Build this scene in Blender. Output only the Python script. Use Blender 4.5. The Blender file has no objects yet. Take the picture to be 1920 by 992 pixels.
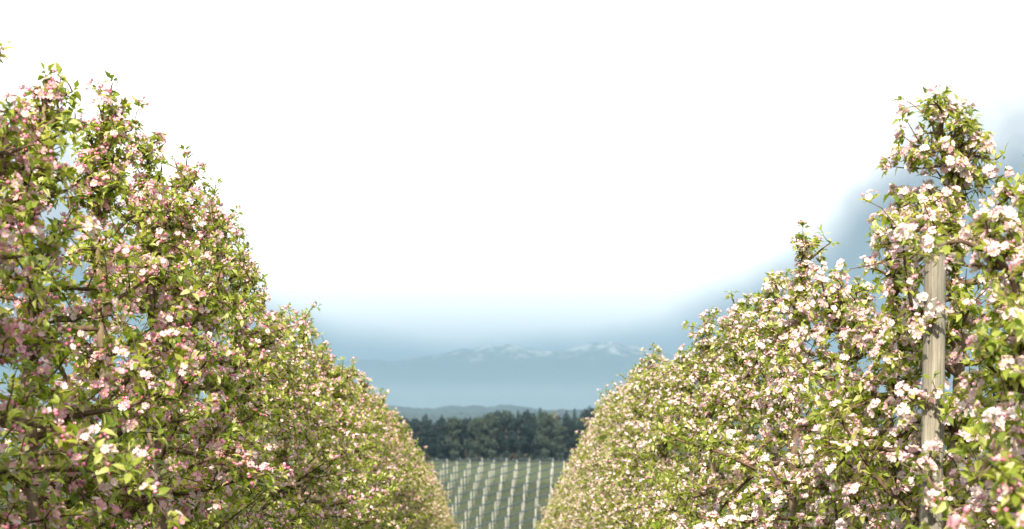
import bpy, math, random
import numpy as np
from mathutils import Matrix, Vector
from math import radians, sin, cos, pi

# ------------------------------------------------------------------ camera, sky, sun, exposure
S = bpy.context.scene
COL = S.collection
CAM_Z = 1.7
F_PX = 3500.0                                   # focal length in pixels of the 1920 wide photograph
cd = bpy.data.cameras.new('camera'); cam = bpy.data.objects.new('camera', cd); COL.objects.link(cam)
cam.location = (0, 0, CAM_Z); cam.rotation_euler = (radians(90), 0, 0)
cd.sensor_width = 36; cd.lens = F_PX / 1920 * 36
cd.shift_x = 28 / 1920; cd.shift_y = 259 / 1920
cd.clip_start = 0.1; cd.clip_end = 120000
cd.dof.use_dof = True; cd.dof.focus_distance = 9.5; cd.dof.aperture_fstop = 5.0
S.camera = cam

SUN_EL = 36.0
SUN_AZ = -171.0                                  # compass style: 0 = +Y (where the camera looks), positive to the right
sd = bpy.data.lights.new('sun', 'SUN'); sun = bpy.data.objects.new('sun', sd); COL.objects.link(sun)
sd.energy = 5.0; sd.angle = radians(0.6); sd.color = (1.0, 0.90, 0.71)
tosun = Vector((sin(radians(SUN_AZ)) * cos(radians(SUN_EL)), cos(radians(SUN_AZ)) * cos(radians(SUN_EL)), sin(radians(SUN_EL))))
sun.rotation_euler = tosun.to_track_quat('Z', 'Y').to_euler(); sun.location = (0, 0, 60)

W = bpy.data.worlds.new('World'); S.world = W; W.use_nodes = True
nt = W.node_tree; nt.nodes.clear()
def N(t, **k):
    n = nt.nodes.new(t)
    for a, b in k.items(): setattr(n, a, b)
    return n
def mth(op, a, b=None, c=None, clamp=False):
    n = N('ShaderNodeMath', operation=op, use_clamp=clamp)
    for i, v in enumerate((a, b, c)):
        if v is None: continue
        if isinstance(v, (int, float)): n.inputs[i].default_value = v
        else: nt.links.new(v, n.inputs[i])
    return n.outputs[0]
def sstep(x, a, b):
    n = N('ShaderNodeMapRange', interpolation_type='SMOOTHSTEP')
    for i, v in enumerate((x, a, b)):
        if isinstance(v, (int, float)): n.inputs[i].default_value = v
        else: nt.links.new(v, n.inputs[i])
    return n.outputs[0]
sky = N('ShaderNodeTexSky', sky_type='NISHITA', sun_disc=False, sun_elevation=radians(SUN_EL), sun_rotation=radians(SUN_AZ % 360), air_density=1.0, dust_density=0.6)
tc = N('ShaderNodeTexCoord'); sp = N('ShaderNodeSeparateXYZ'); nt.links.new(tc.outputs['Generated'], sp.inputs[0])
azs = mth('DEGREES', mth('ARCTAN2', sp.outputs[0], sp.outputs[1])); az = mth('ABSOLUTE', azs)
el = mth('DEGREES', mth('ARCSINE', sp.outputs[2]))
n1 = N('ShaderNodeTexNoise'); nt.links.new(tc.outputs['Generated'], n1.inputs['Vector']); n1.inputs['Scale'].default_value = 14; n1.inputs['Detail'].default_value = 5
n2 = N('ShaderNodeTexNoise'); nt.links.new(tc.outputs['Generated'], n2.inputs['Vector']); n2.inputs['Scale'].default_value = 2.6; n2.inputs['Detail'].default_value = 6
rise = mth('MINIMUM', mth('MULTIPLY', mth('POWER', mth('DIVIDE', az, 12.2), 2.7), 6.6), 7.8)
rise = mth('MULTIPLY', rise, mth('ADD', 0.70, mth('MULTIPLY', sstep(azs, -7.0, 7.0), 0.34)))
thr = mth('ADD', mth('ADD', rise, 1.75), mth('MULTIPLY', mth('SUBTRACT', n1.outputs[0], 0.5), mth('ADD', 1.2, mth('MULTIPLY', rise, 0.6))))
soft = mth('ADD', 0.6, mth('MULTIPLY', rise, 0.35))
m1 = sstep(el, mth('SUBTRACT', thr, soft), mth('ADD', thr, soft))
brk = sstep(n2.outputs[0], 0.42, 0.58)
hi = sstep(el, 15.0, 32.0)
cov = mth('MULTIPLY', m1, mth('SUBTRACT', 1.0, mth('MULTIPLY', hi, mth('SUBTRACT', 1.0, brk))))  # breaks in the unseen cloud overhead, added to keep ambient light from going flat
bg1 = N('ShaderNodeBackground'); nt.links.new(sky.outputs[0], bg1.inputs[0]); bg1.inputs[1].default_value = 0.055
bg2 = N('ShaderNodeBackground'); bg2.inputs[0].default_value = (1, 0.985, 0.955, 1); bg2.inputs[1].default_value = 1.2
bg3 = N('ShaderNodeBackground'); bg3.inputs[0].default_value = (0.74, 0.83, 0.94, 1); bg3.inputs[1].default_value = 0.165   # blue-grey cloud layer low in the sky
mb_ = N('ShaderNodeMixShader'); mb_.inputs[0].default_value = 0.88
nt.links.new(bg1.outputs[0], mb_.inputs[1]); nt.links.new(bg3.outputs[0], mb_.inputs[2])
mx = N('ShaderNodeMixShader'); wo = N('ShaderNodeOutputWorld')
nt.links.new(cov, mx.inputs[0]); nt.links.new(mb_.outputs[0], mx.inputs[1]); nt.links.new(bg2.outputs[0], mx.inputs[2]); nt.links.new(mx.outputs[0], wo.inputs[0])

S.view_settings.view_transform = 'Standard'; S.view_settings.look = 'None'
S.view_settings.exposure = 1.25; S.view_settings.gamma = 1.0; S.view_settings.use_curve_mapping = False
S.render.engine = 'CYCLES'
cy = S.cycles
cy.max_bounces = 6; cy.diffuse_bounces = 3; cy.glossy_bounces = 2; cy.transmission_bounces = 4; cy.volume_bounces = 1
cy.use_denoising = True
try: cy.denoiser = 'OPENIMAGEDENOISE'; cy.denoising_prefilter = 'ACCURATE'
except Exception: pass
cy.sample_clamp_indirect = 4.0

# ------------------------------------------------------------------ mesh helpers
class MB:
    """collects triangle soup as numpy blocks and links it as one mesh object"""
    def __init__(self): self.v = []; self.f = []; self.m = []; self.n = 0
    def add(self, v, f, mat=0):
        v = np.asarray(v, float).reshape(-1, 3); f = np.asarray(f, int).reshape(-1, 3)
        self.v.append(v); self.f.append(f + self.n); self.n += len(v)
        self.m.append(np.full(len(f), mat, int) if np.isscalar(mat) else np.asarray(mat, int))
    def tube(self, pts, rad, sides=6, mat=0, cap=True):
        pts = np.asarray(pts, float); n = len(pts)
        t = np.gradient(pts, axis=0); t /= np.linalg.norm(t, axis=1, keepdims=True) + 1e-9
        up = np.array([0.31, 0.17, 0.93]) if abs(t[0][2]) < 0.8 else np.array([0.95, 0.2, 0.1])
        a = np.cross(t, up); a /= np.linalg.norm(a, axis=1, keepdims=True) + 1e-9
        b = np.cross(t, a)
        ang = np.arange(sides) * 2 * pi / sides
        r = np.asarray(rad, float).reshape(-1, 1, 1)
        ring = pts[:, None] + r * (a[:, None] * np.cos(ang)[None, :, None] + b[:, None] * np.sin(ang)[None, :, None])
        i = np.arange(n - 1)[:, None] * sides; k = np.arange(sides)[None]; k2 = (k + 1) % sides
        q = np.stack([i + k, i + k2, i + sides + k2, i + sides + k], -1).reshape(-1, 4)
        f = np.concatenate([q[:, [0, 1, 2]], q[:, [0, 2, 3]]])
        v = ring.reshape(-1, 3)
        if cap:
            c = len(v); v = np.vstack([v, pts[:1], pts[-1:]])
            kk = np.arange(sides); e = (n - 1) * sides
            f = np.vstack([f, np.stack([np.full(sides, c), (kk + 1) % sides, kk], -1), np.stack([np.full(sides, c + 1), e + kk, e + (kk + 1) % sides], -1)])
        self.add(v, f, mat)
    def inst(self, tv, tf, tm, M, P):
        """template verts tv, tris tf, mats tm, copied with matrices M (n,3,3) and places P (n,3)"""
        n = len(P)
        if n == 0: return
        v = np.einsum('nij,kj->nki', M, tv) + P[:, None]
        f = tf[None] + (np.arange(n) * len(tv))[:, None, None]
        self.add(v.reshape(-1, 3), f.reshape(-1, 3), np.tile(tm, n))
    def mesh(self, name, mats, smooth=True):
        me = bpy.data.meshes.new(name)
        v = np.concatenate(self.v); f = np.concatenate(self.f); m = np.concatenate(self.m)
        me.vertices.add(len(v)); me.vertices.foreach_set('co', v.astype(np.float32).ravel())
        me.loops.add(len(f) * 3); me.loops.foreach_set('vertex_index', f.astype(np.int32).ravel())
        me.polygons.add(len(f)); me.polygons.foreach_set('loop_start', np.arange(0, len(f) * 3, 3, dtype=np.int32))
        for x in (mats if isinstance(mats, (list, tuple)) else [mats]): me.materials.append(x)
        me.polygons.foreach_set('material_index', m.astype(np.int32))
        me.polygons.foreach_set('use_smooth', np.full(len(f), smooth))
        me.update(calc_edges=True); me.validate()
        return me
    def build(self, name, mats, parent=None, smooth=True, kind=None):
        return link(name, self.mesh(name, mats, smooth), parent, kind)
def link(name, me, parent=None, kind=None):
    o = bpy.data.objects.new(name, me); COL.objects.link(o)
    if parent: o.parent = parent
    if kind: o['kind'] = kind
    return o
def tag(o, label, cat, group=None):
    o['label'] = label; o['category'] = cat
    if group: o['group'] = group
    return o
def empty(name, loc, rz=0.0):
    o = bpy.data.objects.new(name, None); COL.objects.link(o); o.empty_display_size = 0.2
    o.location = loc; o.rotation_euler = (0, 0, rz); return o
def copy_tree(root, loc, rz, sc=(1, 1, 1)):
    r = root.copy(); COL.objects.link(r); r.location = loc; r.rotation_euler = (0, 0, rz); r.scale = sc
    for ch in KIDS[root.name]:
        c = ch.copy(); COL.objects.link(c); c.parent = r
    return r
KIDS = {}
def nrm(a): return a / (np.linalg.norm(a, axis=-1, keepdims=True) + 1e-9)
ORD = ['first', 'second', 'third', 'fourth', 'fifth', 'sixth', 'seventh', 'eighth', 'ninth', 'tenth', 'eleventh', 'twelfth', 'thirteenth', 'fourteenth', 'fifteenth', 'sixteenth', 'seventeenth', 'eighteenth', 'nineteenth', 'twentieth']
ORD += ['twenty-' + w for w in ORD[:9]] + ['thirtieth'] + ['thirty-' + w for w in ORD[:9]]

def vnoise(x, y, seed=0):
    """smooth value noise, numpy"""
    xi = np.floor(x).astype(np.int64); yi = np.floor(y).astype(np.int64); fx = x - xi; fy = y - yi
    def h(a, b):
        n = (a * 374761393 + b * 668265263 + seed * 1442695041) & 0xffffffff
        n = ((n ^ (n >> 13)) * 1274126177) & 0xffffffff
        return ((n ^ (n >> 16)) & 0xffff) / 65535.0
    u = fx * fx * (3 - 2 * fx); w = fy * fy * (3 - 2 * fy)
    return (h(xi, yi) * (1 - u) + h(xi + 1, yi) * u) * (1 - w) + (h(xi, yi + 1) * (1 - u) + h(xi + 1, yi + 1) * u) * w
def fbm(x, y, o=5, seed=0):
    s = 0; a = 0.5
    for i in range(o): s = s + a * vnoise(x, y, seed + i); x = x * 2.03 + 7.1; y = y * 2.03 + 3.7; a *= 0.5
    return s

# ------------------------------------------------------------------ materials
def mat(name):
    m = bpy.data.materials.new(name); m.use_nodes = True
    t = m.node_tree; b = t.nodes['Principled BSDF']; return m, t, b
def rnd(t):
    """a number per loose piece and per object"""
    g = t.nodes.new('ShaderNodeNewGeometry'); oi = t.nodes.new('ShaderNodeObjectInfo')
    a = t.nodes.new('ShaderNodeMath'); a.operation = 'ADD'
    t.links.new(g.outputs['Random Per Island'], a.inputs[0]); t.links.new(oi.outputs['Random'], a.inputs[1])
    f = t.nodes.new('ShaderNodeMath'); f.operation = 'FRACT'; t.links.new(a.outputs[0], f.inputs[0])
    return f.outputs[0]
def ramp(t, fac, stops):
    r = t.nodes.new('ShaderNodeValToRGB')
    while len(r.color_ramp.elements) < len(stops): r.color_ramp.elements.new(0.5)
    for e, (p, c) in zip(r.color_ramp.elements, stops): e.position = p; e.color = (*c, 1)
    t.links.new(fac, r.inputs[0]); return r.outputs[0]
def noise(t, scale, detail=4, coord='Object', rough=0.55, vec=None, mapscale=None):
    n = t.nodes.new('ShaderNodeTexNoise'); c = t.nodes.new('ShaderNodeTexCoord')
    n.inputs['Scale'].default_value = scale; n.inputs['Detail'].default_value = detail; n.inputs['Roughness'].default_value = rough
    src = c.outputs[coord]
    if mapscale:
        mp = t.nodes.new('ShaderNodeMapping'); mp.inputs['Scale'].default_value = mapscale; t.links.new(src, mp.inputs[0]); src = mp.outputs[0]
    t.links.new(src, n.inputs['Vector']); return n.outputs[0]
def bump(t, b, h, strength=0.5, dist=0.01):
    n = t.nodes.new('ShaderNodeBump'); n.inputs['Strength'].default_value = strength; n.inputs['Distance'].default_value = dist
    t.links.new(h, n.inputs['Height']); t.links.new(n.outputs[0], b.inputs['Normal'])
def leafy(name, stops, trans=0.35, tint=(1.25, 1.2, 0.6), rough=0.5, spec=0.35):
    m, t, b = mat(name); c = ramp(t, rnd(t), stops)
    t.links.new(c, b.inputs['Base Color']); b.inputs['Roughness'].default_value = rough; b.inputs['Specular IOR Level'].default_value = spec
    tr = t.nodes.new('ShaderNodeBsdfTranslucent'); mu = t.nodes.new('ShaderNodeMix'); mu.data_type = 'RGBA'; mu.blend_type = 'MULTIPLY'
    mu.inputs['Factor'].default_value = 1; t.links.new(c, mu.inputs['A']); mu.inputs['B'].default_value = (*tint, 1)
    t.links.new(mu.outputs['Result'], tr.inputs[0])
    ms = t.nodes.new('ShaderNodeMixShader'); ms.inputs[0].default_value = trans
    t.links.new(b.outputs[0], ms.inputs[1]); t.links.new(tr.outputs[0], ms.inputs[2]); t.links.new(ms.outputs[0], t.nodes['Material Output'].inputs[0])
    return m
M_LEAF = leafy('apple_leaf', [(0.0, (0.085, 0.14, 0.014)), (0.3, (0.17, 0.235, 0.025)), (0.6, (0.285, 0.34, 0.05)), (0.85, (0.43, 0.46, 0.14)), (1.0, (0.58, 0.58, 0.30))], 0.54, (1.45, 1.4, .65), 0.42, 0.5)
M_PET_W = leafy('petal_pale', [(0.0, (0.70, 0.39, 0.47)), (0.3, (0.73, 0.52, 0.575)), (0.65, (0.75, 0.61, 0.64)), (1.0, (0.76, 0.69, 0.70))], 0.35, (1.0, 0.95, 0.92), 0.6, 0.2)
M_PET_P = leafy('petal_pink', [(0.0, (0.66, 0.28, 0.38)), (0.3, (0.71, 0.42, 0.49)), (0.65, (0.74, 0.55, 0.60)), (1.0, (0.76, 0.66, 0.68))], 0.35, (1.0, 0.9, 0.9), 0.6, 0.2)
M_BUD_W = leafy('bud_rose', [(0.0, (0.66, 0.26, 0.34)), (0.5, (0.76, 0.43, 0.48)), (1.0, (0.80, 0.58, 0.60))], 0.2, (1, .9, .9), 0.5, 0.25)
M_BUD_P = leafy('bud_crimson', [(0.0, (0.55, 0.12, 0.22)), (0.5, (0.68, 0.25, 0.35)), (1.0, (0.76, 0.42, 0.50))], 0.2, (1, .9, .9), 0.5, 0.25)
M_STAMEN = leafy('stamen_yellow', [(0.0, (0.55, 0.45, 0.12)), (1.0, (0.66, 0.58, 0.25))], 0.1, (1, 1, .8), 0.7, 0.1)
M_STEM = leafy('flower_stem', [(0.0, (0.16, 0.20, 0.05)), (1.0, (0.26, 0.26, 0.09))], 0.15)
def mk_bark(name, a, b_, c, sc=18):
    m, t, b = mat(name); n = noise(t, sc, 6, mapscale=(1, 1, 0.35)); t.links.new(ramp(t, n, [(0.3, a), (0.52, b_), (0.72, c)]), b.inputs['Base Color'])
    b.inputs['Roughness'].default_value = 0.9; b.inputs['Specular IOR Level'].default_value = 0.15; bump(t, b, n, 0.6, 0.012); return m
M_BARK = mk_bark('apple_bark', (0.075, 0.052, 0.034), (0.17, 0.125, 0.085), (0.30, 0.245, 0.18))
M_TWIG = mk_bark('apple_twig', (0.05, 0.032, 0.022), (0.11, 0.075, 0.048), (0.20, 0.145, 0.10), 30)
M_FBARK = mk_bark('forest_bark', (0.04, 0.035, 0.03), (0.08, 0.065, 0.05), (0.13, 0.11, 0.09), 2)
def mk_wood():
    m, t, b = mat('weathered_wood')
    n = noise(t, 48, 8, mapscale=(1, 1, 0.05), rough=0.7); n2 = noise(t, 9, 5, mapscale=(1, 1, 0.35))
    c1 = ramp(t, n, [(0.3, (0.10, 0.09, 0.078)), (0.5, (0.215, 0.20, 0.172)), (0.72, (0.33, 0.31, 0.275))])
    c2 = ramp(t, n2, [(0.38, (0.55, 0.56, 0.54)), (0.6, (1.0, 0.98, 0.93))])
    mu = t.nodes.new('ShaderNodeMix'); mu.data_type = 'RGBA'; mu.blend_type = 'MULTIPLY'; mu.inputs['Factor'].default_value = 1
    t.links.new(c1, mu.inputs['A']); t.links.new(c2, mu.inputs['B']); t.links.new(mu.outputs['Result'], b.inputs['Base Color'])
    b.inputs['Roughness'].default_value = 0.85; bump(t, b, n, 0.7, 0.004); return m
M_WOOD = mk_wood()
def plain(name, col, rough=0.8, sc=None, var=0.25, bm=0.0):
    m, t, b = mat(name); b.inputs['Roughness'].default_value = rough; b.inputs['Specular IOR Level'].default_value = 0.2
    if sc:
        n = noise(t, sc, 5); lo = tuple(x * (1 - var) for x in col); hi_ = tuple(min(1, x * (1 + var)) for x in col)
        t.links.new(ramp(t, n, [(0.3, lo), (0.7, hi_)]), b.inputs['Base Color'])
        if bm: bump(t, b, n, bm, 0.02)
    else: b.inputs['Base Color'].default_value = (*col, 1)
    return m
M_CONC = plain('pale_concrete', (0.38, 0.38, 0.37), 0.85, 1.2, 0.35)
M_NET = plain('blue_grey_net', (0.035, 0.06, 0.09), 0.8, 4, 0.35)
M_STEEL = plain('galvanised_wire', (0.12, 0.13, 0.14), 0.5)
M_SPRUCE = leafy('spruce_needles', [(0.0, (0.008, 0.018, 0.016)), (0.6, (0.015, 0.030, 0.026)), (1.0, (0.026, 0.045, 0.034))], 0.1, (1, 1, .8), 0.7, 0.1)  # cloud shade and blue haze over the wood put into the needle colours
M_BROAD = [leafy('broadleaf_dark', [(0.0, (0.009, 0.017, 0.020)), (0.6, (0.016, 0.028, 0.030)), (1.0, (0.026, 0.042, 0.040))], 0.2, (1, 1, .7), 0.7, 0.1),  # cloud shade and haze tint put into the dark and mid foliage colours
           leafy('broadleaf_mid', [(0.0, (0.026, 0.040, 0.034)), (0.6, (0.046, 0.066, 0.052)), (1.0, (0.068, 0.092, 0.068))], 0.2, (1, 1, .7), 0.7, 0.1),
           leafy('broadleaf_blossom', [(0.0, (0.09, 0.10, 0.07)), (0.6, (0.16, 0.16, 0.12)), (1.0, (0.24, 0.23, 0.18))], 0.2, (1, 1, .8), 0.7, 0.1),
           leafy('shrub_brown', [(0.0, (0.035, 0.035, 0.02)), (0.6, (0.065, 0.06, 0.035)), (1.0, (0.10, 0.085, 0.05))], 0.2, (1, 1, .7), 0.7, 0.1)]

# ------------------------------------------------------------------ the land
def drop(d): return 0.0125 * np.maximum(np.asarray(d, float) - 9.0, 0) ** 1.5
GY = [(-400, -6), (-60, -0.6), (-20, 0), (9, 0)] + [(d, -float(drop(d))) for d in range(10, 91)] + [(120, -14.5), (170, -24), (230, -31.5), (280, -34), (320, -32.6), (345, -29.4), (360, -27.3), (395, -22.2), (430, -17.2), (450, -16.0), (480, -16.1), (620, -17.4), (760, -22), (1000, -40), (1600, -60), (60000, -60)]
GYx = np.array([g[0] for g in GY], float); GYz = np.array([g[1] for g in GY], float)
def ground_z(x, y):
    z = np.interp(y, GYx, GYz)
    far = np.clip((np.asarray(y, float) - 150) / 200, 0, 1) * np.clip((900 - np.asarray(y, float)) / 200, 0, 1)
    return z + far * 0.6 * (fbm(np.asarray(x) / 30.0 + 50, np.asarray(y) / 30.0, 3, 5) - 0.45)
def mk_ground():
    m, t, b = mat('meadow')
    big = noise(t, 0.05, 5); fine = noise(t, 1.3, 8, rough=0.7)
    c1 = ramp(t, big, [(0.3, (0.036, 0.048, 0.026)), (0.5, (0.050, 0.062, 0.034)), (0.7, (0.066, 0.078, 0.042))])
    c2 = ramp(t, fine, [(0.3, (0.45, 0.44, 0.44)), (0.7, (1.4, 1.4, 1.3))])
    mu = t.nodes.new('ShaderNodeMix'); mu.data_type = 'RGBA'; mu.blend_type = 'MULTIPLY'; mu.inputs['Factor'].default_value = 1
    t.links.new(c1, mu.inputs['A']); t.links.new(c2, mu.inputs['B']); t.links.new(mu.outputs['Result'], b.inputs['Base Color'])
    b.inputs['Roughness'].default_value = 0.95; b.inputs['Specular IOR Level'].default_value = 0.1; bump(t, b, fine, 0.8, 0.3); return m
def sheet(name, xs, ys, zf, material):
    X, Y = np.meshgrid(xs, ys); Z = zf(X, Y); nx = len(xs); ny = len(ys)
    i = (np.arange(ny - 1)[:, None] * nx + np.arange(nx - 1)[None]).ravel()
    f = np.concatenate([np.stack([i, i + 1, i + nx + 1], -1), np.stack([i, i + nx + 1, i + nx], -1)])
    mb = MB(); mb.add(np.stack([X, Y, Z], -1).reshape(-1, 3), f); o = mb.build(name, material); o['kind'] = 'structure'; return o
xs = np.concatenate([[-30000, -8000, -2500, -800, -300, -120], np.arange(-60, 60.1, 4), [120, 300, 800, 2500, 8000, 30000]])
ys = np.concatenate([[-400, -60, -20], np.arange(0, 92, 1.0), np.arange(95, 330, 8), np.arange(335, 640, 4), np.arange(660, 1000, 30), [1300, 1600, 3000, 8000, 20000, 45000]])
sheet('ground', xs, ys, ground_z, mk_ground())

# far strip of bright spring grass at the wood's foot
def mk_strip():
    m, t, b = mat('spring_grass'); n = noise(t, 0.35, 7, rough=0.7)
    t.links.new(ramp(t, n, [(0.3, (0.044, 0.058, 0.030)), (0.7, (0.076, 0.092, 0.042))]), b.inputs['Base Color']); b.inputs['Roughness'].default_value = 0.95; b.inputs['Specular IOR Level'].default_value = 0.1
    bump(t, b, n, 0.8, 0.3); return m
sheet('grass_field', np.concatenate([[-800, -300, -120], np.arange(-60, 60.1, 4), [120, 300, 800]]), np.arange(433, 598, 4.0), lambda X, Y: ground_z(X, Y) + 0.06, mk_strip())

# wooded ridges across the plain and the snowy mountains
def ridge(name, y0, wid, top_rel, amp, seed, tree=14.0, step=3.0):
    x = np.concatenate([np.linspace(-3200, -480, 40), np.arange(-470, 470, step), np.linspace(480, 3200, 40)])
    prof = CAM_Z + top_rel + amp * (fbm(x / 130.0 + seed * 3.1, x * 0 + seed, 4, seed) - 0.5) * 2 + 9 * (fbm(x / 34.0 + seed, x * 0 + 2.5, 3, seed + 4) - 0.5)
    v = np.linspace(0, 1, 26); Y = y0 + wid * v
    X, V = np.meshgrid(x, v); P = np.meshgrid(prof, v)[0]
    Z = -60 + (P + 60) * np.sin(np.clip(V * 1.25, 0, 1) * pi / 2) + tree * (fbm(X / (step * 4.2), V * wid / 16.0, 2, seed + 9) - 0.37) * np.clip(V * 6, 0, 1)
    YY = np.meshgrid(x, Y)[1]; nx = len(x); ny = len(v)
    i = (np.arange(ny - 1)[:, None] * nx + np.arange(nx - 1)[None]).ravel()
    f = np.concatenate([np.stack([i, i + 1, i + nx + 1], -1), np.stack([i, i + nx + 1, i + nx], -1)])
    mb = MB(); mb.add(np.stack([X, YY, Z], -1).reshape(-1, 3), f); o = mb.build(name, plain('ridge_woods_%d' % seed, (0.028, 0.042, 0.038), 0.95, 0.03, 0.5)); o['kind'] = 'structure'
ridge('wooded_hills', 4200, 340, -22, 15, 3, 13, 2.2)
ridge('wooded_hills', 6000, 460, -17, 24, 8, 17, 2.8)
def mk_mountain():
    m, t, b = mat('mountain_rock')
    g = t.nodes.new('ShaderNodeNewGeometry'); s = t.nodes.new('ShaderNodeSeparateXYZ'); t.links.new(g.outputs['Position'], s.inputs[0])
    n = noise(t, 0.0075, 9, rough=0.72, mapscale=(1, 0.5, 1.6))
    def M2(op, a, b2):
        k = t.nodes.new('ShaderNodeMath'); k.operation = op
        for i, v in enumerate((a, b2)):
            if isinstance(v, (int, float)): k.inputs[i].default_value = v
            else: t.links.new(v, k.inputs[i])
        return k.outputs[0]
    hgt = M2('ADD', M2('DIVIDE', M2('SUBTRACT', s.outputs[2], 405.0), 220.0), M2('MULTIPLY', M2('SUBTRACT', n, 0.5), 4.6))
    mr = t.nodes.new('ShaderNodeMapRange'); mr.interpolation_type = 'SMOOTHSTEP'; t.links.new(hgt, mr.inputs[0]); mr.inputs[1].default_value = -0.05; mr.inputs[2].default_value = 0.75
    mx_ = t.nodes.new('ShaderNodeMix'); mx_.data_type = 'RGBA'; t.links.new(mr.outputs[0], mx_.inputs['Factor'])
    mx_.inputs['A'].default_value = (0.045, 0.065, 0.06, 1); mx_.inputs['B'].default_value = (0.34, 0.34, 0.37, 1)  # B: snow, greyed because cloud shade is put into its colour
    t.links.new(mx_.outputs['Result'], b.inputs['Base Color']); b.inputs['Roughness'].default_value = 0.9; b.inputs['Specular IOR Level'].default_value = 0.1
    return m
def mountain_z(X, Y):
    u = np.clip((Y - 22500) / 3500, 0, 1); u = u * u * (3 - 2 * u)
    rg = 1 - np.abs(fbm(X / 2600.0 + 3, Y / 2600.0 + 8, 6, 21) * 2 - 1)
    base = 960 + 420 * (fbm(X / 3800.0 + 11.3, X * 0, 3, 4) - 0.45) - 120 * np.clip(np.abs(X - 300) / 3000, 0, 2)
    return -62 + u * (base * (0.55 + 0.62 * rg) + 110 * (fbm(X / 420.0, Y / 700.0, 5, 33) - .5)) * (1 - 0.35 * np.clip((Y - 26500) / 2500, 0, 1))
MK = 0.625                                       # the range stands 14 km away
sheet('mountains', np.arange(-9000, 9001, 45.0) * MK, np.arange(22400, 29000, 75.0) * MK, lambda X, Y: (mountain_z(X / MK, Y / MK) + 62) * MK * 0.88 - 62, mk_mountain())

# ------------------------------------------------------------------ apple trees
# leaf template: along +Y, normal +Z, base at origin (petiole included), unit length
def leaf_tpl(seed, detail=True):
    r = np.random.default_rng(seed); fold = 0.10 + 0.12 * r.random(); dr = 0.10 + 0.35 * r.random(); sd_ = (r.random() - 0.5) * 0.16
    def p(t, w): return [w + sd_ * t * t, 0.18 + 0.82 * t, fold * abs(w) * 2.2 - dr * t * t + 0.12 * t]
    if detail:
        v = [p(0, 0), p(.34, -.19), p(.34, 0), p(.34, .19), p(.68, -.155), p(.68, 0), p(.68, .155), p(1, 0), [-.012, 0, 0], [.012, 0, 0]]
        f = [[0, 2, 1], [0, 3, 2], [1, 2, 5], [1, 5, 4], [2, 3, 6], [2, 6, 5], [4, 5, 7], [5, 6, 7], [8, 9, 0]]
    else:
        v = [p(0, 0), p(.45, -.20), p(.45, 0), p(.45, .20), p(1, 0)]; f = [[0, 2, 1], [0, 3, 2], [1, 2, 4], [2, 3, 4]]
    return np.array(v, float), np.array(f), np.zeros(len(f), int)
LEAF_HI = [leaf_tpl(i) for i in range(6)]; LEAF_MID = [leaf_tpl(i, False) for i in range(6)]; LEAF_LO = LEAF_MID[:4]

def frame(axis, ref):
    """rotation matrices whose Z is axis"""
    z = nrm(axis); x = nrm(np.cross(ref, z)); y = np.cross(z, x); return np.stack([x, y, z], -1)
# blossom cluster template: points along +Z; materials 0 petal 1 bud 2 stamen 3 stem
def cluster_tpl(seed, bud_share, detail=True):
    r = np.random.default_rng(seed); mb = MB(); n = r.integers(5, 9) if detail else r.integers(5, 7)
    for k in range(n):
        a = k * 2.4 + r.random(); tl = 0.0 if k == 0 else radians(28 + 42 * r.random())
        d = np.array([sin(tl) * cos(a), sin(tl) * sin(a), cos(tl)]); L = 0.020 + 0.012 * r.random(); c = d * L * (1.15 if k else 1.0)
        R = frame(d[None] + (r.random((1, 3)) - .5) * .5, r.normal(size=(1, 3)))[0]
        if detail:
            mb.add([[-.0008, 0, 0], [.0008, 0, 0], c], [[0, 1, 2]], 3)
        if r.random() < bud_share:
            s = 0.0060 + 0.0035 * r.random(); k5 = 5 if detail else 4
            an = np.arange(k5) * 2 * pi / k5
            ring = np.stack([np.cos(an) * s, np.sin(an) * s, np.full(k5, s * 1.0)], -1)
            v = np.vstack([[[0, 0, -s * .3]], ring, [[0, 0, s * 2.3]]])
            f = [[0, 1 + (j + 1) % k5, 1 + j] for j in range(k5)] + [[k5 + 1, 1 + j, 1 + (j + 1) % k5] for j in range(k5)]
            mb.add(v @ R.T + c, f, 1)
        else:
            s = 0.0150 + 0.0055 * r.random(); cup = 0.15 + 0.55 * r.random()
            v = [[0, 0, 0]]; f = []
            for j in range(5):
                an = j * 2 * pi / 5 + (r.random() - .5) * .25; w = 0.64
                ca, sa = cos(an), sin(an); cl, sl = cos(an - w), sin(an - w); cr, sr = cos(an + w), sin(an + w)
                b0 = len(v); cp = cup * (0.8 + .4 * r.random())
                if detail:
                    v += [[cl * s * .55, sl * s * .55, s * cp * .25], [cos(an - w * .62) * s, sin(an - w * .62) * s, s * cp * .75], [cos(an + w * .62) * s, sin(an + w * .62) * s, s * cp * .75], [cr * s * .55, sr * s * .55, s * cp * .25]]
                    f += [[0, b0, b0 + 1], [0, b0 + 1, b0 + 2], [0, b0 + 2, b0 + 3]]
                else:
                    v += [[cl * s * .8, sl * s * .8, s * cp * .5], [cr * s * .8, sr * s * .8, s * cp * .5]]; f += [[0, b0, b0 + 1]]
            mb.add(np.array(v) @ R.T + c, f, 0)
            if detail:
                an = np.arange(5) * 2 * pi / 5; q = np.stack([np.cos(an) * s * .24, np.sin(an) * s * .24, np.full(5, s * .22)], -1)
                mb.add(np.vstack([[[0, 0, s * .34]], q]) @ R.T + c, [[0, 1 + j, 1 + (j + 1) % 5] for j in range(5)], 2)
    return np.concatenate(mb.v), np.concatenate(mb.f), np.concatenate(mb.m)
CL = {('w', 1): [cluster_tpl(i, 0.14) for i in range(8)], ('p', 1): [cluster_tpl(20 + i, 0.42) for i in range(8)],
      ('w', 0): [cluster_tpl(40 + i, 0.14, False) for i in range(5)], ('p', 0): [cluster_tpl(60 + i, 0.30, False) for i in range(5)]}
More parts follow.
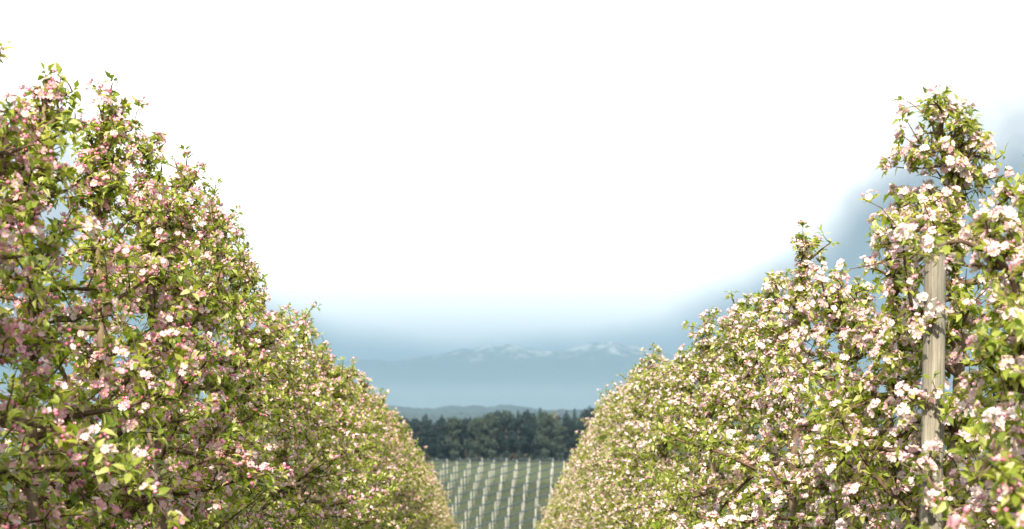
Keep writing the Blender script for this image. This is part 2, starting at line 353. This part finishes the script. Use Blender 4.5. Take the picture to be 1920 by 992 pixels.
MATS = {'w': [M_PET_W, M_BUD_W, M_STAMEN, M_STEM], 'p': [M_PET_P, M_BUD_P, M_STAMEN, M_STEM]}
def tpl_mesh(name, tp, mats):
    mb = MB(); mb.add(tp[0], tp[1], tp[2]); return mb.mesh(name, mats)
LEAF_ME = [tpl_mesh('leaf', tp, [M_LEAF]) for tp in LEAF_HI]
CL_ME = {s: [tpl_mesh('blossom_cluster', tp, MATS[s]) for tp in CL[(s, 1)]] for s in 'wp'}

def skeleton(seed, H, lean=(0, 0), nb=36, tip=0.55, full=1.0, reach=()):
    """trunk polyline, branches as lists of (points, radii), spur places and axes"""
    r = np.random.default_rng(seed); z = np.linspace(0, 1, 16)
    wob = np.cumsum(r.normal(size=(16, 2)) * 0.022, axis=0); wob -= wob[:1]; wob -= z[:, None] * wob[-1:]
    tr = np.stack([wob[:, 0] + lean[0] * z ** 3, wob[:, 1] + lean[1] * z ** 3, z * (H - 0.04)], -1); tr[0, 2] = -0.06
    trad = 0.034 * (1 - z) ** 0.75 + 0.005; trad[0] *= 1.25
    at = lambda h: np.array([np.interp(h, tr[:, 2], tr[:, i]) for i in range(3)])
    br = []; sp_, sa, sw, si = [], [], [], []
    hs = 0.45 + (H - 0.55) * (np.arange(nb) + r.random(nb)) / nb
    nx_ = nb // 3; hs = np.concatenate([hs, H - 0.06 - 0.75 * r.random(nx_)])
    hs = np.concatenate([hs, [q[2] - .12 for q in reach]])
    for k, h in enumerate(hs):
        u = (H - h); az_ = k * 2.39996 + r.normal() * 0.5
        Lb = float(np.interp(u, [0, .3, tip, tip + .5, 2.6], [.06, .14, .27, .50 * full, .62 * full])) * r.choice([.55, .8, 1.0, 1.25, 1.5])
        el_ = radians(r.uniform(-10, 45))
        if u < 1.3 and r.random() < .2: el_ = radians(r.uniform(58, 82)); Lb = min(r.uniform(.16, .38), u + .05)
        n = 7; p = at(h); d = np.array([cos(az_) * cos(el_), sin(az_) * cos(el_), sin(el_)])
        pts = [p]; bend = r.normal(size=3) * 0.12; grav = r.uniform(-0.14, 0.10)
        for j in range(n):
            d = nrm(d + bend * 0.6 + r.normal(size=3) * 0.10 + np.array([0, 0, grav])); p = p + d * Lb / n; pts.append(p)
        pts = np.array(pts); s = np.linspace(0, 1, n + 1)
        if k >= len(hs) - len(reach):            # a bough that reaches out past the post
            q = np.array(reach[k - len(hs) + len(reach)]); Lb = float(np.linalg.norm(q - pts[0])); pts = pts[0] + (q - pts[0]) * s[:, None] + r.normal(size=(n + 1, 3)) * .012 * s[:, None]; pts[:, 2] += .08 * np.sin(s * pi)
        rb = (0.0045 + 0.0085 * min(1, Lb / 0.5)) * (1 - s) ** 0.7 + 0.0022
        parts = [(pts, rb)]; bw = r.choice([.3, .75, 1.1, 1.6])
        paths = [(pts, Lb, 0.12)]
        nt_ = int(Lb / 0.085) + 1
        for j in range(nt_):
            tt = 0.15 + 0.85 * (j + r.random()) / nt_; i0 = tt * n; q = np.array([np.interp(i0, np.arange(n + 1), pts[:, c]) for c in range(3)])
            dd = nrm(nrm(pts[-1] - pts[0]) * 0.5 + r.normal(size=3) * 0.75 + np.array([0, 0, 0.25])); lt = r.uniform(0.05, 0.24) * (min(1, u / .7 + .25) if u < .6 else 1)
            m = 4; tp = [q]; e = dd
            for _ in range(m): e = nrm(e + r.normal(size=3) * 0.16); tp.append(tp[-1] + e * lt / m)
            tp = np.array(tp); parts.append((tp, np.linspace(0.0042, 0.0018, m + 1))); paths.append((tp, lt, 0.0))
        br.append(parts)
        for pi_, (pp, L_, st) in enumerate(paths):
            m = max(1, int(L_ / 0.055)); tt = st + (1 - st) * (np.arange(m) + r.random(m)) / m; tt[-1] = 1.0
            if L_ > .3 and r.random() < .35: tt = tt[tt > r.uniform(.2, .55)]; m = len(tt)
            ii = tt * (len(pp) - 1); P = np.stack([np.interp(ii, np.arange(len(pp)), pp[:, c]) for c in range(3)], -1)
            ax = nrm(pp[-1] - pp[0]); A = nrm(ax * 0.35 + r.normal(size=(m, 3)) * 0.65 + np.array([0, 0, 0.45])); A[-1] = nrm(ax + np.array([0, 0, .3]))
            sp_.append(P); sa.append(A); sw.append(np.full(len(P), bw)); si.append(np.full(len(P), k * 100 + pi_))
    hh = np.linspace(H * 0.55, H - 0.04, 26); P = np.stack([at(h) for h in hh]); a = r.random(26) * 2 * pi
    sp_.append(P); sa.append(nrm(np.stack([np.cos(a), np.sin(a), np.full(26, .6)], -1))); sw.append(np.ones(26)); si.append(np.full(26, -1))
    sp_ = np.concatenate(sp_); sa = np.concatenate(sa)
    return tr, trad, br, sp_, sa, np.concatenate(sw), np.concatenate(si)
def clothe(r, P, A, bloom, hi, leaves=(6, 12)):
    """leaf matrices/places and blossom matrices/places for spurs"""
    k = r.integers(leaves[0], leaves[1], len(P)); idx = np.repeat(np.arange(len(P)), k); n = len(idx)
    ax = A[idx]; rad = nrm(np.cross(ax, r.normal(size=(n, 3)))); tl = np.radians(r.uniform(28, 95, n))[:, None]
    d = nrm(ax * np.cos(tl) + rad * np.sin(tl) + np.array([0, 0, -0.12])); up = nrm(ax * 0.5 + np.array([0, 0, 0.9]) + r.normal(size=(n, 3)) * 0.45)
    x = nrm(np.cross(d, up)); z = np.cross(x, d); s = (r.uniform(0.030, 0.066, n) * (1 if hi else 1.05))[:, None, None]
    LM = np.stack([x, d, z], -1) * s; LP = P[idx] + r.normal(size=(n, 3)) * 0.004
    b = np.nonzero(r.random(len(P)) < bloom)[0]
    BA = nrm(A[b] + r.normal(size=(len(b), 3)) * .2 + np.array([0, 0, .15])); BM = frame(BA, r.normal(size=(len(b), 3))) * r.uniform(0.68, 1.06, len(b))[:, None, None]
    BP = P[b] + BA * 0.012
    return LM, LP, BM, BP
def band(py):                                     # heights (photo pixels) where the post shows bare between sprays
    return ((py > 490) & (py < 585)) | ((py > 665) & (py < 730)) | ((py > 800) & (py < 860))
def mat4(M, P): return Matrix([[*M[0], P[0]], [*M[1], P[1]], [*M[2], P[2]], [0, 0, 0, 1]])

def apple_tree(seed, loc, H, style, lean=(0, 0), bloom=0.5, hero=0, hi=1, split=True, full=1.0, nb=42, tip=0.75, clear=None, reach=()):
    r = np.random.default_rng(seed + 1000); root = empty('apple_tree', loc)
    tr, trad, br, P, A, BW, SI = skeleton(seed, H, lean, nb, tip, full, reach); kids = []
    mb = MB(); mb.tube(tr, trad, 9 if hi else 6); kids.append(mb.build('trunk', M_BARK, root))
    one = MB()
    if clear:                                    # boughs that would cross the post are pruned off
        def crosses(pp):
            w = pp + np.array(loc); px = 932 + w[:, 0] / w[:, 1] * F_PX; py = 755 - (w[:, 2] - CAM_Z) / w[:, 1] * F_PX
            return np.any((px > clear[0] - 4) & (px < clear[1] + 4) & band(py) & (w[:, 1] < 7.5))
        gone = set()
        for b, parts in enumerate(br):
            if b >= len(br) - len(reach): continue
            if crosses(parts[0][0]) and b % 4: gone.update(b * 100 + q for q in range(len(parts)))
            else: gone.update(b * 100 + q for q, pr in enumerate(parts) if crosses(pr[0]))
        br = [[pr for q, pr in enumerate(parts) if b * 100 + q not in gone] for b, parts in enumerate(br)]; br = [b for b in br if b]
        kp = np.array([x not in gone for x in SI]); P, A, BW = P[kp], A[kp], BW[kp]
    for parts in br:
        mb = MB() if split else one
        for j, (pp, rr) in enumerate(parts): mb.tube(pp, rr * (1 if hi else 1.3), (6 if j == 0 else 3) if hi else 3, cap=False)
        if split: kids.append(mb.build('branch', M_TWIG, root))
    if not split: kids.append(one.build('branches', M_TWIG, root, kind='stuff'))
    LM, LP, BM, BP = clothe(r, P, A, bloom * BW, hi)
    if clear:                                    # pruned open in front of the post
        def opened(PP, keep):
            w = PP + np.array(loc); px = 932 + w[:, 0] / w[:, 1] * F_PX; py = 755 - (w[:, 2] - CAM_Z) / w[:, 1] * F_PX
            ins2 = (px > 1772) & (px < 1832) & (py > 430) & (py < 660) & (w[:, 1] < 6.98)
            ins = ins2 | (px > clear[0] - 16) & (px < clear[1] + 10) & band(py) & (w[:, 1] < 7.5)
            return ~ins | (r.random(len(PP)) < keep)
        a_ = opened(LP + LM[:, :, 1] * .5, .30); LM, LP = LM[a_], LP[a_]; a_ = opened(BP, .55); BM, BP = BM[a_], BP[a_]
    lt = LEAF_MID if hi else LEAF_LO; ct = CL[(style, hi)]
    li = r.integers(0, len(lt), len(LP)); ci = r.integers(0, len(ct), len(BP))
    lk = np.ones(len(LP), bool); bk = np.ones(len(BP), bool)
    if hero:
        def pick(PP, count):
            w = PP + np.array(loc); dx = w[:, 0] / w[:, 1] * F_PX; dy = (w[:, 2] - CAM_Z) / w[:, 1] * F_PX
            inn = (dx > -925) & (dx < 980) & (dy > -230) & (dy < 740)
            sc = w[:, 1] + 1.6 * np.abs(w[:, 0]) + np.where(inn, 0, 1e3); o = np.argsort(sc)[:count]; return o[inn[o]]
        for i in pick(LP, hero):
            o = link('leaf', LEAF_ME[li[i]], root); o.matrix_basis = mat4(LM[i], LP[i]); lk[i] = False
        for i in pick(BP, hero):
            o = link('blossom_cluster', CL_ME[style][ci[i]], root); o.matrix_basis = mat4(BM[i], BP[i]); bk[i] = False
    mb = MB()
    for q in range(len(lt)):
        s = lk & (li == q); mb.inst(*lt[q], LM[s], LP[s])
    kids.append(mb.build('foliage', M_LEAF, root, kind='stuff'))
    mb = MB()
    for q in range(len(ct)):
        s = bk & (ci == q); mb.inst(*ct[q], BM[s], BP[s])
    kids.append(mb.build('blossoms', MATS[style], root, kind='stuff'))
    KIDS[root.name] = kids
    return root

ROW = 1.75
REACH = [(-.24, -.42, 1.99), (-.30, -.44, 1.68), (-.16, -.46, 1.66), (-.26, -.48, 1.42), (-.10, -.5, 1.38), (-.2, -.38, 2.36)]
# distance, top above the camera, lean towards the alley, heroes
RIGHT = [(4.25, 0.95, 0.0, 1), (5.15, 0.92, 0.0, 1), (6.2, 0.70, 0.02, 1), (7.75, 1.31, -0.07, 1), (8.5, 0.80, 0.05, 1), (9.5, 0.66, 0, 1), (10.7, 0.95, 0, 1), (12.0, 0.80, 0, 0), (13.4, 0.72, 0, 0), (14.9, 0.68, -0.05, 0), (16.4, 0.52, 0, 0), (17.9, 0.42, 0, 0), (19.2, 0.46, 0, 0), (20.5, 0.62, 0, 0), (22.0, 0.46, 0, 0)]
LEFT = [(4.25, 1.05, 0, 1), (5.2, 1.1, 0, 1), (6.1, 1.22, 0, 1), (7.0, 1.27, 0.06, 1), (8.25, 1.37, 0.05, 1), (9.35, 1.34, 0, 1), (10.4, 1.32, 0, 1), (11.4, 1.24, 0, 0), (12.7, 1.08, 0, 0), (13.9, 0.84, 0, 0), (15.2, 0.72, 0, 0), (16.5, 0.82, 0.04, 0), (17.9, 0.58, 0, 0), (19.3, 0.56, 0, 0), (20.8, 0.44, 0, 0), (22.2, 0.42, 0, 0)]
WHERE_R = ['pale-flowered apple tree at the very right, its twigs blurred in the foreground', 'apple tree just before the right edge tree, pink buds blurred at lower right', 'apple tree at the right edge with a branch reaching in above the post', 'tall slender apple tree beside the weathered wooden post, tip against the sky']
seed = 100
for side, rows, st in ((1, RIGHT, 'w'), (-1, LEFT, 'p')):
    seed = 100 if side == 1 else 115
    for k, (d, top, lean, h) in enumerate(rows):
        seed += 1; gz = float(ground_z(np.array(side * ROW), np.array(d)))
        H = top + CAM_Z - gz
        tall = side == 1 and d == 7.75
        style = 'p' if (side == 1 and d < 6) else st
        t = apple_tree(seed, (side * ROW + (0.16 if tall else 0), d, gz), H, style, (lean, 0), (0.64 if side == 1 else 0.52) + (0.08 if d > 11 else 0), 300 if h else 0, 1 if d < 11 else 0, True, (1.0 if side == 1 else 1.02) * (0.86 + .26 * ((seed * 37) % 11) / 10), (54 if d < 12 else 44) if side == -1 else 60 if tall else 44, 0.62 if tall else 0.75, (1722, 1776, 440, 872) if side == 1 and d < 7.8 else None, REACH if tall else ())
        if side == 1:
            lab = WHERE_R[k] if k < 4 else 'pale-flowered apple tree, %s beyond the wooden post in the right row' % ORD[k - 4]
        else:
            lab = 'pink-budded apple tree, %s from the left edge in the left row' % ORD[max(k - 2, 0)] if k > 2 else 'pink-budded apple tree at the left edge, %s nearest to the camera' % ORD[k]
        tag(t, lab, 'apple tree', 'apple trees in the right row' if side == 1 else 'apple trees in the left row')
# the far stretch of both rows: copies of a few light trees
TT = {1: ([22, 23, 31, 41, 55, 78], [.46, .47, .12, -.95, -2.5, -5.3]), -1: ([22, 25.3, 32, 43, 55, 78], [.42, .32, -.14, -1.22, -2.5, -5.3])}
rr_ = random.Random(4)
for side, st in ((1, 'w'), (-1, 'p')):
    H0 = 3.0; protos = []; d = 23.4; k = 0
    while d < 80:
        gz = float(ground_z(np.array(side * ROW), np.array(d))); top = float(np.interp(d, *TT[side])) + rr_.uniform(-.10, .10)
        H = top + CAM_Z - gz; loc = (side * (ROW + 0.10) + rr_.uniform(-.05, .05), d, gz); kz = H / H0; kx = rr_.uniform(.95, 1.12)
        if k < 5:
            t = apple_tree(700 + 10 * side + k, loc, H0, st, (0, 0), 0.76, 0, 0, False, 1.0); protos.append(t); t.scale = (kx, kx, kz)
        else: t = copy_tree(protos[rr_.randrange(5)], loc, rr_.uniform(0, 6.28), (kx, kx, kz))
        far = d > 31
        nm = ('right', 'pale-flowered') if side == 1 else ('left', 'pink-flowered')
        if far: lab = 'small %s apple tree in the far stretch of the %s row' % (nm[1], nm[0])
        elif side == 1: lab = 'pale-flowered apple tree, %s beyond the wooden post in the right row' % ORD[len(RIGHT) - 4 + k]
        else: lab = 'pink-flowered apple tree, %s from the left edge in the left row' % ORD[len(LEFT) - 2 + k]
        tag(t, lab, 'apple tree', ('far apple trees of the %s row' if far else 'apple trees in the %s row') % nm[0])
        d += rr_.uniform(1.1, 1.5); k += 1

# grass of the mown alley and under the trees
def grass():
    r = np.random.default_rng(77); n = 26000; y = 1.5 + 62 * r.random(n) ** 1.7; x = r.uniform(-2.7, 2.7, n); z = ground_z(x, y)
    a = r.random(n) * 2 * pi; L = r.uniform(.04, .13, n) * (1 + .6 * (np.abs(np.abs(x) - ROW) < .5)) * (1 + y / 60); w = .004 * (1 + y / 12); ln = r.normal(size=(n, 2)) * .45
    b = np.stack([x, y, z - .005], -1); sd_ = np.stack([np.cos(a) * w, np.sin(a) * w, 0 * a], -1); t_ = b + np.stack([ln[:, 0] * L, ln[:, 1] * L, L], -1); md = b + (t_ - b) * .5 + np.stack([0 * a, 0 * a, L * .12], -1)
    v = np.stack([b - sd_, b + sd_, md + sd_ * .8, md - sd_ * .8, t_], 1); f = np.arange(n)[:, None, None] * 5 + np.array([[0, 1, 2], [0, 2, 3], [3, 2, 4]])[None]
    mb = MB(); mb.add(v.reshape(-1, 3), f.reshape(-1, 3)); o = mb.build('grass', leafy('alley_grass', [(0.0, (0.05, 0.09, 0.02)), (0.6, (0.09, 0.14, 0.03)), (1.0, (0.16, 0.19, 0.06))], 0.3), kind='stuff')
    tag(o, 'short green grass of the alley between the apple rows', 'grass')
grass()

# weathered orchard post
def wood_post():
    x0, d = 1.712, 7.45; gz = float(ground_z(np.array(x0), np.array(d))); r = np.random.default_rng(5)
    top = (755 - 447) / F_PX * d + CAM_Z - gz; root = empty('wooden_post', (x0, d, gz)); root.rotation_euler = (0, radians(0.9), 0)
    n = 72; zs = np.linspace(-0.3, top, 46); an = np.arange(n) * 2 * pi / n; mb = MB(); V = []
    crack = [(4.3, .3, 2.1, .05), (4.85, .9, 2.6, .045), (5.4, .2, 1.9, .05), (4.05, 1.4, 2.4, .04), (4.6, .2, 1.3, .05)]
    for z in zs:
        rad = 0.048 - 0.0022 * z + 0.0012 * np.sin(an * 3 + z) + 0.0016 * (vnoise(an * 6, np.full(n, z * 1.4), 3) - .5) + 0.0016 * (vnoise(an * 14, np.full(n, z * .5), 7) - .5)
        for ca, z0, z1, w in crack:
            dd = np.abs((an - ca - 0.06 * sin(z * 3) + pi) % (2 * pi) - pi); rad = rad - 0.011 * np.exp(-(dd / w) ** 2) * (z0 < z < z1)
        V.append(np.stack([np.cos(an) * rad, np.sin(an) * rad, np.full(n, z) + (0.012 * np.cos(an) if z == zs[-1] else 0)], -1))
    v = np.concatenate(V); m = len(zs); i = np.arange(m - 1)[:, None] * n; k = np.arange(n)[None]; k2 = (k + 1) % n
    q = np.stack([i + k, i + k2, i + n + k2, i + n + k], -1).reshape(-1, 4); f = np.concatenate([q[:, [0, 1, 2]], q[:, [0, 2, 3]]])
    c = len(v); v = np.vstack([v, [[0, 0, top + 0.002]]]); e = (m - 1) * n; kk = np.arange(n)
    f = np.vstack([f, np.stack([np.full(n, c), e + kk, e + (kk + 1) % n], -1)]); mb.add(v, f); mb.build('shaft', M_WOOD, root)
    for z in (0.75, 1.45):
        mb = MB(); a = np.linspace(0, 2 * pi, 33); rr = 0.0495 - 0.0022 * z
        mb.tube(np.stack([np.cos(a) * rr, np.sin(a) * rr, z + 0.006 * np.sin(a)], -1), np.full(33, .0013), 5, cap=False); mb.build('wire_tie', M_STEEL, root)
    tag(root, 'round weathered grey wooden post standing in the right tree row', 'post')
wood_post()

# ------------------------------------------------------------------ hail-net plot across the valley
mb = MB(); PH = 4.8
mb.tube([(0, 0, -.3), (0, 0, PH * .5), (0, 0, PH)], [.082, .078, .072], 8); POST_ME = mb.mesh('shaft', M_CONC)
mb = MB(); mb.tube([(0, 0, PH), (0, 0, PH + .10), (0, 0, PH + .16)], [.20, .22, .12], 8); CAP_ME = mb.mesh('cap', M_NET)
lines = {}
for j in range(-14, 16):
    for i in range(-10, 11):
        x = i * 3.0 + 0.42 * j; y = 396 + i * 4.6 + j * 10.0
        if 346 < y < 447 and abs(x) < 25: lines.setdefault(j, []).append((x, y))
js = sorted(lines, reverse=True); rq = random.Random(9)
for a, j in enumerate(js):
    pts = sorted(lines[j]); tops = []
    for b, (x, y) in enumerate(pts):
        x += rq.uniform(-.18, .18); z = float(ground_z(np.array(x), np.array(y))); o = empty('trellis_post', (x, y, z)); o.rotation_euler = (rq.uniform(-.012, .012), rq.uniform(-.012, .012), 0)
        link('shaft', POST_ME, o); link('cap', CAP_ME, o); tops.append((x, y, z + PH + .05))
        tag(o, 'pale post under the %s net line from the wood, %s from left' % (ORD[a], ORD[b]), 'post', 'posts of the hail-net plot')
    if len(tops) < 2: continue
    o = empty('net_line', tops[0]); T = np.array(tops) - np.array(tops[0]); c = MB(); c.tube(T, np.full(len(T), .035), 5); c.build('cable', M_STEEL, o)
    for b in range(len(T) - 1):
        s = np.linspace(0.03, 0.97, 22); p = T[b] + (T[b + 1] - T[b]) * s[:, None]; p[:, 2] -= 0.30 * 4 * s * (1 - s) * 0.5 - 0.0
        rad = 0.075 + 0.065 * np.sin(s * 34 + rq.random() * 6) ** 2 + np.array([rq.uniform(-.02, .03) for _ in s]); rad[0] = rad[-1] = .05
        q = MB(); q.tube(p, rad, 6); q.build('rolled_net', M_NET, o)
    tag(o, 'blue-grey rolled hail net on its cable, %s line from the wood' % ORD[a], 'net', 'rolled nets of the plot')

# ------------------------------------------------------------------ the wood beyond
def spruce(seed, loc, H):
    r = np.random.default_rng(seed); root = empty('spruce_tree', loc); mb = MB()
    mb.tube([(0, 0, -.4), (0, 0, H * .5), (0, 0, H * .98)], [.26, .15, .02], 7); k1 = mb.build('trunk', M_FBARK, root); mb = MB()
    n = 1500; u = r.random(n) ** 0.8; z = H * (0.10 + 0.90 * (1 - u)); R = (0.15 + 2.7 * u ** 0.85) * (0.82 + 0.3 * np.sin(z * 6.0 + r.random(n))) ; a = r.random(n) * 2 * pi; q = 0.35 + 0.65 * r.random(n) ** .5
    c = np.stack([np.cos(a) * R * q, np.sin(a) * R * q, z - R * q * .22], -1); out = np.stack([np.cos(a), np.sin(a), -0.35 + r.normal(size=n) * .15], -1); out = nrm(out)
    sd_ = nrm(np.cross(out, [0, 0, 1.]) + r.normal(size=(n, 3)) * .25); L = (0.35 + 0.55 * u)[:, None]; w = L * .38
    v = np.stack([c - sd_ * w * .6, c + out * L, c + sd_ * w * .6, c - out * L * .3 + [0, 0, .08]], 1)
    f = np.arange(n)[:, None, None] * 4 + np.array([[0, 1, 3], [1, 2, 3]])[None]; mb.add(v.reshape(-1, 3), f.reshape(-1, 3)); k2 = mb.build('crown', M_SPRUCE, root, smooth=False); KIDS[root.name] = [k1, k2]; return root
def broadleaf(seed, loc, H, mi, name='broadleaf_tree', wid=0.30, low=0.12, n=2600, ls=0.30):
    r = np.random.default_rng(seed); root = empty(name, loc); mb = MB()
    mb.tube([(0, 0, -.3), (r.normal() * .15, 0, H * .35), (r.normal() * .3, 0, H * .8)], [.022 * H, .015 * H, .003 * H], 7)
    for k in range(7):
        a = k * 2.4; h = H * (.22 + .08 * k); mb.tube([(0, 0, h), (cos(a) * H * .1, sin(a) * H * .1, h + H * .1), (cos(a) * H * .2, sin(a) * H * .2, h + H * .16)], [.009 * H, .006 * H, .002 * H], 5)
    k1 = mb.build('trunk', M_FBARK, root); mb = MB()
    nl = 16; lz = r.uniform(low, .88, nl); la = np.arange(nl) * 2.4 + r.random(nl); lr = wid * H * np.sin(np.clip((lz - low * .6) / (1.02 - low * .6), 0, 1) * pi) ** .7 * r.uniform(.35, .75, nl)
    C = np.stack([np.cos(la) * lr, np.sin(la) * lr, lz * H], -1); C[0] = (0, 0, .88 * H); rad = H * r.uniform(.09, .15, nl)
    i = r.integers(0, nl, n); d = nrm(r.normal(size=(n, 3))); p = C[i] + d * (rad[i] * r.uniform(.45, 1.08, n))[:, None] * [1, 1, .85]
    nn = nrm(d + r.normal(size=(n, 3)) * .7); x = nrm(np.cross(nn, r.normal(size=(n, 3)))); y = np.cross(nn, x); s = (ls * r.uniform(.6, 1.3, n))[:, None]
    v = np.stack([p - x * s, p - y * s * .6, p + x * s, p + y * s * .7], 1); f = np.arange(n)[:, None, None] * 4 + np.array([[0, 1, 2], [0, 2, 3]])[None]
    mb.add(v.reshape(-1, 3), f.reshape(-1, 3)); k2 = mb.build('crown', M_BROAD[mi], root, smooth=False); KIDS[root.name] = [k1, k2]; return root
rf = random.Random(31); SPR = []; BRD = {0: [], 1: []}
def gnd(x, y): return (x, y, float(ground_z(np.array(float(x)), np.array(float(y)))))
spots = []
for y0, step in ((612, 4.2), (624, 3.6), (638, 3.4), (654, 3.2)):
    x = -54 + rf.uniform(0, 3)
    while x < 56:
        spots.append((x, y0 + rf.uniform(-4, 4), y0)); x += step * rf.uniform(.7, 1.35)
nfr = 0
for x, y, y0 in spots:
    kind = 's' if rf.random() < (0.25 if y0 == 612 else 0.45) else 'b'
    if y0 == 612 and (-20 < x < 8 or 12 < x < 26): kind = 'b' if rf.random() < .85 else 's'
    H = rf.uniform(13.4, 17.4) if kind == 's' else rf.uniform(12.2, 16.6); H += (y0 - 612) * 0.02; H *= 0.86 + 0.30 * float(fbm(np.array(x / 9.0 + 20), np.array(0.3), 3, 77)) + (0.07 if x > 24 else 0); p = gnd(x, y); rz = rf.uniform(0, 6.28)
    if kind == 's':
        if len(SPR) < 3: t = spruce(900 + len(SPR), p, 15.0); SPR.append(t); t.scale = (1, 1, H / 15)
        else: t = copy_tree(SPR[rf.randrange(3)], p, rz, (rf.uniform(.85, 1.2),) * 2 + (H / 15,))
        tag(t, 'dark pointed spruce in the wood behind the posts', 'spruce', 'spruces of the wood')
    else:
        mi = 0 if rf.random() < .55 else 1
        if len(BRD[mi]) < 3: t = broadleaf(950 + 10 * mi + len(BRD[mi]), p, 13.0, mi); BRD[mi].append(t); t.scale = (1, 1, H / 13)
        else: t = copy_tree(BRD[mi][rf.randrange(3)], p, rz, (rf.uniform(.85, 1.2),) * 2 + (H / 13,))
        tag(t, ('dark green' if mi == 0 else 'lighter green') + ' rounded broadleaf tree in the wood behind the posts', 'tree', ('dark' if mi == 0 else 'light') + ' broadleaf trees of the wood')
    if y0 == 612 and abs(x) < 31:
        t['label'] = '%s, %s from left along the front of the wood' % ('dark spruce' if kind == 's' else 'round dark green tree' if mi == 0 else 'round light green tree', ORD[nfr]); nfr += 1
t = broadleaf(990, gnd(19.0, 627), 16.8, 2, n=1500); t.scale = (.7, .7, 1); tag(t, 'pale beige blossoming tree top rising from the dark wood at right', 'tree')
t = broadleaf(991, gnd(29.8, 600), 16.8, 0); tag(t, 'tallest dark tree of the wood, beside the right apple row', 'tree')
bsh = []
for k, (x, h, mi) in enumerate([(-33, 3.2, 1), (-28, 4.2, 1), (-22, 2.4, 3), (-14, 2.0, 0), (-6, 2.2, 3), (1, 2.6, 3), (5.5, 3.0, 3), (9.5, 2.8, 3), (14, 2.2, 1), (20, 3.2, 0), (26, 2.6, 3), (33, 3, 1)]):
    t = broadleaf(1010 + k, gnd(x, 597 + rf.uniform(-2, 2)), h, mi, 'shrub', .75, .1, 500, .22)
    tag(t, '%s shrub at the foot of the wood, %s from left' % (['dark green', 'green', '', 'brownish'][mi], ORD[k]), 'shrub', 'shrubs along the edge of the wood')

# ------------------------------------------------------------------ the air
def haze(name, lo, hi_, dens, col):
    m = bpy.data.materials.new(name); m.use_nodes = True; t = m.node_tree; t.nodes.clear()
    pv = t.nodes.new('ShaderNodeVolumePrincipled'); ou = t.nodes.new('ShaderNodeOutputMaterial'); t.links.new(pv.outputs[0], ou.inputs['Volume'])
    pv.inputs['Color'].default_value = (*col, 1); pv.inputs['Density'].default_value = dens; pv.inputs['Anisotropy'].default_value = 0.0
    x0, y0, z0 = lo; x1, y1, z1 = hi_
    v = [(x, y, z) for x in (x0, x1) for y in (y0, y1) for z in (z0, z1)]
    q = [(0, 1, 3, 2), (4, 6, 7, 5), (0, 4, 5, 1), (2, 3, 7, 6), (0, 2, 6, 4), (1, 5, 7, 3)]
    f = [x for a in q for x in ((a[0], a[1], a[2]), (a[0], a[2], a[3]))]
    mb = MB(); mb.add(v, f); o = mb.build(name, m, smooth=False, kind='stuff'); return o
haze('haze', (-31000, -450, -64), (31000, 46000, 760), 1.1e-4, (0.225, 0.355, 0.49))
haze('mist', (-18000, 6200, -61), (18000, 12900, 75), 5.0e-5, (0.50, 0.63, 0.74))
haze('mist', (-18000, 6600, -61.5), (18000, 12700, 135), 4.0e-5, (0.48, 0.61, 0.73))
